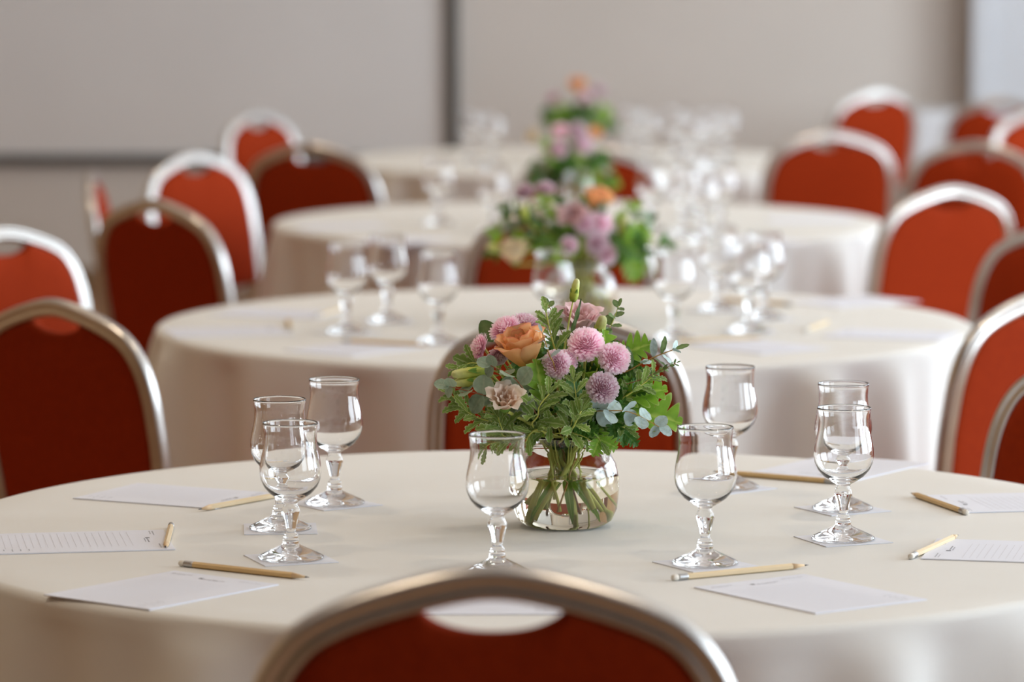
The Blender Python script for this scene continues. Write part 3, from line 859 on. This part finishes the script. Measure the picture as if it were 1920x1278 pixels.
# ------------------------------------------------------------------ the sharp bouquet on the nearest table
V1 = vase(.066, 5.067, 'clear round glass vase of water and stems on the nearest table')
def P(px, py, dy): return at(px, py, Y=V1.y + dy)
g = 'flowers of the sharp bouquet'
mum(V1, P(1099, 646, -.045), .0235, (-.05, -.75, .55), 'largest pink chrysanthemum, top right of the orange rose', g, 0)
mum(V1, P(1152, 672, -.050), .0205, (.25, -.9, .25), 'rightmost pink chrysanthemum of the sharp bouquet', g, 1)
mum(V1, P(1044, 683, -.085), .0190, (-.25, -.95, .15), 'pink chrysanthemum just right of the orange rose, small and low', g, 2)
mum(V1, P(1064, 676, -.055), .0150, (.7, -.5, .3), 'pink chrysanthemum half hidden behind the one next to the orange rose', g, 0)
mum(V1, P(1130, 727, -.105), .0205, (.15, -.9, .38), 'lowest pink chrysanthemum of the sharp bouquet', g, 1)
mum(V1, P(948, 618, -.015), .0215, (-.45, -.35, .85), 'pink chrysanthemum behind the orange rose, left one', g, 2)
mum(V1, P(984, 608, .0), .0200, (.2, -.2, 1), 'pink chrysanthemum behind the top of the orange rose, right one', g, 0)
mum(V1, P(902, 652, -.045), .0185, (-.95, -.15, .25), 'pink chrysanthemum at far left showing its pale underside', g, 1)
mum(V1, P(934, 664, -.055), .0165, (.45, -.55, -.6), 'pink chrysanthemum tucked left beneath the orange rose', g, 2)
bloom(V1, P(988, 684, -.065), 1.06, (-.24, -.25, .9), 'rose', 'orange_rose', 'large orange rose at upper left of the sharp bouquet', g)
bloom(V1, P(946, 764, -.118), .76, (.05, -.62, .72), 'peach', 'peach_lisianthus', 'peach lisianthus bloom low at left of the sharp bouquet', g)
bloom(V1, P(1084, 622, .055), .95, (.1, -.35, .9), 'blush', 'blush_lisianthus', 'pale blush bloom at the back top of the sharp bouquet', g)
gb = 'buds of the sharp bouquet'
bud(V1, P(1074, 566, .0), P(1082, 522, .0), 'upright green bud at the very top of the sharp bouquet', gb, 1.0, P(1064, 620, .0))
bud(V1, P(1117, 640, .0), P(1132, 592, -.01), 'yellow green bud right of the pale blush bloom', gb, 1.15)
bud(V1, P(918, 694, -.08), P(846, 702, -.09), 'yellow green bud pointing left, upper of two', gb, .8)
bud(V1, P(912, 712, -.085), P(850, 718, -.085), 'yellow green bud pointing left, lower of two', gb, .9)
ge = 'eucalyptus of the sharp bouquet'
sprig(V1, [P(1075, 765, -.04), P(1120, 770, -.075), P(1180, 772, -.085), P(1236, 800, -.085)], 'euc_pale', 6, .0265, 'eucalyptus_sprig', 'silvery eucalyptus sprig reaching right over the vase shoulder', ge, .18, 'twig', .0011, angle=1.15, flat=1.1)
sprig(V1, [P(1130, 720, -.03), P(1180, 694, -.035), P(1225, 670, -.04), P(1266, 654, -.04)], 'narrow', 5, .0265, 'eucalyptus_sprig', 'thin eucalyptus twig with narrow leaves at far right', ge, .38, 'twig', .0010, angle=1.1, alt='narrow_pale', taper=.2)
sprig(V1, [P(1150, 735, -.04), P(1200, 712, -.05), P(1235, 696, -.05), P(1268, 680, -.05)], 'narrow', 6, .0085, 'eucalyptus_sprig', 'thin twig tip with tiny leaflets below the narrow-leaved twig', ge, .5, 'red_twig', .0007, angle=.8, taper=.2, in_vase=False)
sprig(V1, [P(985, 775, -.06), P(930, 748, -.085), P(890, 736, -.095), P(842, 724, -.095)], 'euc', 5, .0270, 'eucalyptus_sprig', 'eucalyptus sprig of round leaves reaching left', ge, .15, 'red_twig', .0011, angle=1.2, flat=1.1)
sprig(V1, [P(1005, 775, -.07), P(985, 735, -.10), P(960, 705, -.11), P(920, 685, -.105)], 'euc', 5, .0265, 'eucalyptus_sprig', 'eucalyptus sprig of round leaves above the peach bloom', ge, .1, 'red_twig', .0011, angle=1.15, flat=1.1)
sprig(V1, [P(1066, 670, .0), P(1056, 630, .0), P(1044, 600, .0), P(1028, 572, .0)], 'euc_green', 4, .0175, 'eucalyptus_sprig', 'small green eucalyptus tip beside the upright bud', ge, .25, 'twig', .0008, angle=1.15, in_vase=False)
sprig(V1, [P(1130, 665, .01), P(1140, 625, .01), P(1150, 600, .01), P(1160, 573, .0)], 'euc_green', 5, .0165, 'eucalyptus_sprig', 'green eucalyptus tip right of the yellow green bud', ge, .15, 'stem', .0008, angle=1.1, in_vase=False)
sprig(V1, [P(1042, 700, -.09), P(1030, 665, -.095), P(1022, 640, -.095), P(1016, 622, -.09)], 'narrow_pale', 4, .0165, 'eucalyptus_sprig', 'grey green leaf pairs between the orange rose and the largest chrysanthemum', ge, .3, 'twig', .0008, angle=1.3, in_vase=False)
gl = 'lobed leaves of the sharp bouquet'
big_leaf(V1, P(1168, 772, -.05), P(1277, 778, -.06), 'lobed', (0, -.7, .7), 'lobed_leaf', 'large bright green lobed leaf pointing right', gl)
big_leaf(V1, P(1165, 750, -.04), P(1245, 722, -.05), 'lobed', (.1, -.8, .6), 'lobed_leaf', 'bright lobed leaf above the large right one', gl)
big_leaf(V1, P(1158, 668, -.02), P(1218, 640, -.03), 'lobed', (0, -.9, .5), 'lobed_leaf', 'small lobed leaf right of the rightmost chrysanthemum', gl)
big_leaf(V1, P(1016, 752, -.09), P(1010, 672, -.095), 'lobed', (.3, -.9, .2), 'lobed_leaf', 'bright upright lobed leaf in front of the orange rose', gl, .95)
big_leaf(V1, P(1120, 690, -.02), P(1140, 622, -.02), 'lobed', (.4, -.9, .2), 'lobed_leaf', 'lobed leaf between the two right chrysanthemums', gl)
big_leaf(V1, P(1165, 760, -.02), P(1200, 690, -.02), 'lobed', (.4, -.8, .4), 'lobed_leaf', 'lobed leaf right behind the lowest chrysanthemum', gl)
big_leaf(V1, P(910, 700, -.05), P(862, 672, -.06), 'serrated', (-.2, -.9, .4), 'serrated_leaf', 'pointed leaf sticking out at upper left of the sharp bouquet', gl, 1.15)
big_leaf(V1, P(930, 640, .0), P(908, 610, .0), 'euc_green', (-.2, -.9, .2), 'oval_leaf', 'oval leaf behind the far left chrysanthemum', gl, 1.3)
big_leaf(V1, P(1065, 640, .0), P(1094, 562, .0), 'grass', (.6, -.8, 0), 'slender_leaf', 'slender leaf beside the upright bud stem', gl)
gs = 'serrated sprigs of the sharp bouquet'
S = [([(985, 822, -.06), (950, 815, -.09), (940, 800, -.10), (934, 782, -.105)], 7, .026, 'serrated rosette below the peach bloom'),
     ([(1000, 800, -.075), (1008, 780, -.10), (1012, 760, -.11), (1030, 738, -.105)], 7, .028, 'serrated sprig right of the peach bloom'),
     ([(1060, 820, -.06), (1075, 800, -.10), (1082, 785, -.11), (1090, 770, -.11)], 8, .024, 'serrated rosette over the right front of the vase neck'),
     ([(1070, 800, -.07), (1078, 770, -.095), (1080, 745, -.10), (1076, 715, -.10)], 6, .022, 'upright serrated sprig under the middle chrysanthemums'),
     ([(1045, 680, -.02), (1036, 640, -.02), (1030, 615, -.02), (1024, 585, -.02)], 8, .022, 'upright grey green tuft right of the orange rose'),
     ([(985, 800, -.05), (930, 792, -.07), (890, 780, -.08), (862, 760, -.08)], 7, .026, 'serrated sprig spreading left at the vase rim'),
     ([(1150, 760, -.04), (1185, 735, -.05), (1205, 720, -.05), (1226, 704, -.05)], 7, .021, 'serrated sprig at the right between lobed leaf and thin twig'),
     ([(1040, 815, -.045), (1070, 812, -.06), (1095, 818, -.065), (1120, 834, -.065)], 5, .018, 'small sprig hanging over the right of the vase rim'),
     ([(1020, 812, -.045), (985, 808, -.07), (940, 815, -.08), (905, 838, -.075)], 7, .024, 'sprig hanging down left of the vase behind a goblet'),
     ([(1030, 815, -.05), (1010, 805, -.075), (995, 812, -.085), (985, 830, -.085)], 6, .022, 'sprig drooping over the front of the vase neck'),
     ([(960, 720, -.03), (915, 690, -.05), (885, 680, -.06), (862, 690, -.06)], 6, .02, 'serrated sprig under the far left chrysanthemum'),
     ([(960, 790, -.04), (905, 770, -.06), (880, 765, -.07), (848, 742, -.07)], 6, .024, 'serrated sprig at far left beneath the round eucalyptus')]
for pts, n, s, lab in S:
    sprig(V1, [P(*q) for q in pts], 'serrated', n - 1, s * 1.3, 'serrated_sprig', lab, gs, .2, 'stem', .0012, in_vase=n == 7, angle=.75, flat=.6)
rf = random.Random(5)
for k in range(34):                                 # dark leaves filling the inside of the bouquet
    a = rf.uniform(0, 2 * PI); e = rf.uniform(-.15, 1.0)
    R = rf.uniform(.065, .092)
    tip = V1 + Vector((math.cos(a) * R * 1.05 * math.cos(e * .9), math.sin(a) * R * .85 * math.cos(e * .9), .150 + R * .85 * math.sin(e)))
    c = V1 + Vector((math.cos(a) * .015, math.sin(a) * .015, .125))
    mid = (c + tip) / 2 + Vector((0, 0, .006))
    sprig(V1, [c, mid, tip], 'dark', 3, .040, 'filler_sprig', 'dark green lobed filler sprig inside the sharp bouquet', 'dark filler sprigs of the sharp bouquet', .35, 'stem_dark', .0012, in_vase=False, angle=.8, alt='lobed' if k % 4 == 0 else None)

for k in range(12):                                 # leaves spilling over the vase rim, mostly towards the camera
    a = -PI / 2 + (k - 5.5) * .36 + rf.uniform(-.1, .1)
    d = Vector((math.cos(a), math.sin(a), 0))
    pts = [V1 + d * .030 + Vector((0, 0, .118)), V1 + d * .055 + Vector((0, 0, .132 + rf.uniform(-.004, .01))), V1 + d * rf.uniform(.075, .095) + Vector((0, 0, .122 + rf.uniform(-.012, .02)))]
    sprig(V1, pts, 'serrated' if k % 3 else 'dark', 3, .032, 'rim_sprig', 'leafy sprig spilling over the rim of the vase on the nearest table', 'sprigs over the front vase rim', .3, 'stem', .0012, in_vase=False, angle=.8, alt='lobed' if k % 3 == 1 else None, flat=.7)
for k in range(16):                                 # leaves pressed inside the vase neck
    a = 2 * PI * k / 16 + rf.uniform(-.2, .2); d = Vector((math.cos(a), math.sin(a), 0))
    pts = [V1 + d * .010 + Vector((0, 0, .070)), V1 + d * .024 + Vector((0, 0, .090)), V1 + d * .030 + Vector((0, 0, .118))]
    t = root_at(V1, 'neck_sprig', 'leafy sprig squeezed inside the neck of the vase on the nearest table', 'foliage', 'sprigs inside the front vase neck')
    add_stem(t, V1, pts, .0012, M['stem'], n=6)
    for j in range(3):
        c = pts[0].lerp(pts[2], .25 + .25 * j)
        link('leaf', LEAF['dark' if j % 2 else 'serrated'], t, frame(c - V1, Vector((rf.uniform(-.4, .4), rf.uniform(-.4, .4), 1)), d + Vector((rf.uniform(-.5, .5), rf.uniform(-.5, .5), 0)), .026))
for k in range(4):                                  # long slender leaves under water
    a = (2.3, 3.6, 4.9, 5.8)[k]; d = Vector((math.cos(a), math.sin(a), 0))
    big = V1 - d * .012 + Vector((0, 0, .085)); tip = V1 + d * .040 + Vector((0, 0, .016))
    t = root_at(V1, 'submerged_leaf', 'long green leaf under water in the vase on the nearest table', 'foliage', 'submerged leaves in the front vase')
    link('leaf', LEAF['slender'], t, frame(big - V1, tip - big, (0, -1, .3), (tip - big).length))

# ------------------------------------------------------------------ blurred bouquets behind
def leaf_cloud(V, n, R, zc, rx, seed, label, where):
    rng = random.Random(seed)
    for k in range(n):
        a = rng.uniform(0, 2 * PI); e = rng.uniform(-.3, 1.1); R_ = R * rng.uniform(.8, 1.1)
        tip = V + Vector((math.cos(a) * R_ * rx * math.cos(e), math.sin(a) * R_ * math.cos(e), zc + R_ * .8 * math.sin(e)))
        c = V + Vector((math.cos(a) * .012, math.sin(a) * .012, .12))
        kind = ('dark', 'lobed', 'serrated', 'euc', 'dark')[k % 5]
        sprig(V, [c, (c + tip) / 2 + Vector((0, 0, .008)), tip], kind, 3, .036 if kind in ('dark', 'lobed') else .028, 'foliage_sprig', label, 'foliage of the %s bouquet' % where, .35, 'stem_dark', .0013, in_vase=k % 3 == 0, angle=.85)
d2 = W(1088, 604)
V2 = vase(d2.x, d2.y, 'glass vase of the second bouquet, hidden partly by a goblet')
def P2(px, py, dy): return at(px, py, Y=V2.y + dy)
g = 'flowers of the second bouquet'
for px, py, dy, R, ax, lab in ((984, 360, .02, .020, (-.3, -.5, .8), 'pink chrysanthemum at upper left of the second bouquet'), (1022, 354, .02, .019, (0, -.4, .9), 'pink chrysanthemum at the top centre of the second bouquet'),
        (1096, 418, -.06, .022, (0, -.9, .3), 'pink chrysanthemum in the middle of the second bouquet'), (1126, 418, -.05, .024, (.3, -.8, .4), 'pink chrysanthemum under the orange rose of the second bouquet'),
        (1120, 456, -.07, .024, (.2, -.95, .1), 'pink chrysanthemum low right in the second bouquet'), (1137, 477, -.07, .021, (.4, -.9, -.1), 'lowest pink chrysanthemum of the second bouquet'), (1067, 460, -.09, .018, (0, -1, 0), 'dusky pink chrysanthemum low centre of the second bouquet')):
    mum(V2, P2(px, py, dy), R, ax, lab, g, px)
bloom(V2, P2(1116, 394, -.02), .95, (.25, -.3, .9), 'rose', 'orange_rose', 'orange rose at the top right of the second bouquet', g)
bloom(V2, P2(1078, 420, -.05), 1.0, (-.2, -.6, .7), 'blush', 'blush_lisianthus', 'pale blush bloom in the centre of the second bouquet', g)
bloom(V2, P2(966, 492, -.06), .92, (-.15, -.30, .92), 'cream', 'cream_rose', 'cream rose low at the left of the second bouquet', g)
bud(V2, P2(1165, 445, -.03), P2(1172, 405, -.03), 'pale bud at the right of the second bouquet', g, 1.3)
bud(V2, P2(985, 412, -.04), P2(982, 382, -.04), 'yellow green bud at upper left of the second bouquet', g, 1.3)
bud(V2, P2(950, 470, -.05), P2(912, 462, -.06), 'yellow green bud left of the cream rose', g, 1.2)
big_leaf(V2, P2(1170, 470, -.04), P2(1205, 430, -.04), 'lobed', (.3, -.9, .3), 'lobed_leaf', 'bright green leaf at right of the second bouquet', 'leaves of the second bouquet', 1.2)
big_leaf(V2, P2(1170, 460, -.04), P2(1202, 525, -.04), 'lobed', (.5, -.9, .2), 'lobed_leaf', 'bright green leaf hanging down right of the second bouquet', 'leaves of the second bouquet', 1.0)
leaf_cloud(V2, 36, .118, .148, 1.28, 8, 'blurred green sprig in the second bouquet', 'second')
d3 = W(1072, 424)
V3 = vase(d3.x, d3.y, 'glass vase of the third bouquet, blurred behind the second bouquet')
def P3(px, py, dy): return at(px, py, Y=V3.y + dy)
g = 'flowers of the third bouquet'
for px, py, dy, R, ax, lab in ((1050, 246, -.04, .020, (-.2, -.6, .7), 'pink chrysanthemum at upper left of the third bouquet'), (1082, 246, -.05, .022, (.1, -.7, .6), 'pink chrysanthemum at the top centre of the third bouquet'),
        (1047, 280, -.07, .022, (-.2, -.95, .1), 'lowest pink chrysanthemum of the third bouquet'), (1094, 270, -.06, .022, (.3, -.9, .2), 'pink chrysanthemum at right of the third bouquet')):
    mum(V3, P3(px, py, dy - .02), R * 1.08, ax, lab, g, px)
bloom(V3, P3(1112, 258, -.03), .6, (.3, -.5, .7), 'rose', 'orange_rose', 'small orange rose at right of the third bouquet', g)
bloom(V3, P3(1005, 262, -.03), .6, (-.5, -.5, .6), 'cream', 'cream_rose', 'pale cream bloom at far left of the third bouquet', g)
leaf_cloud(V3, 32, .105, .128, 1.0, 9, 'blurred green sprig in the third bouquet', 'third')
d4 = W(1082, 303)
V4 = vase(d4.x, d4.y, 'glass vase of the rearmost bouquet, hidden behind the third bouquet')
def P4(px, py, dy): return at(px, py, Y=V4.y + dy)
g = 'flowers of the rearmost bouquet'
for px, py, dy, R, ax, lab in ((1038, 184, -.03, .022, (-.4, -.6, .6), 'pale pink chrysanthemum at left of the rearmost bouquet'), (1122, 170, -.02, .022, (.3, -.6, .7), 'pale pink chrysanthemum at right of the rearmost bouquet'),
        (1098, 184, -.05, .022, (.1, -.9, .3), 'pale pink chrysanthemum in the middle of the rearmost bouquet')):
    mum(V4, P4(px, py, dy - .02), R * 1.08, ax, lab, g, px)
bloom(V4, P4(1084, 172, -.04), .95, (-.1, -.5, .85), 'rose', 'orange_rose', 'peach orange rose at the top of the rearmost bouquet', g)
leaf_cloud(V4, 28, .11, .130, 1.0, 10, 'blurred green sprig in the rearmost bouquet', 'rearmost')
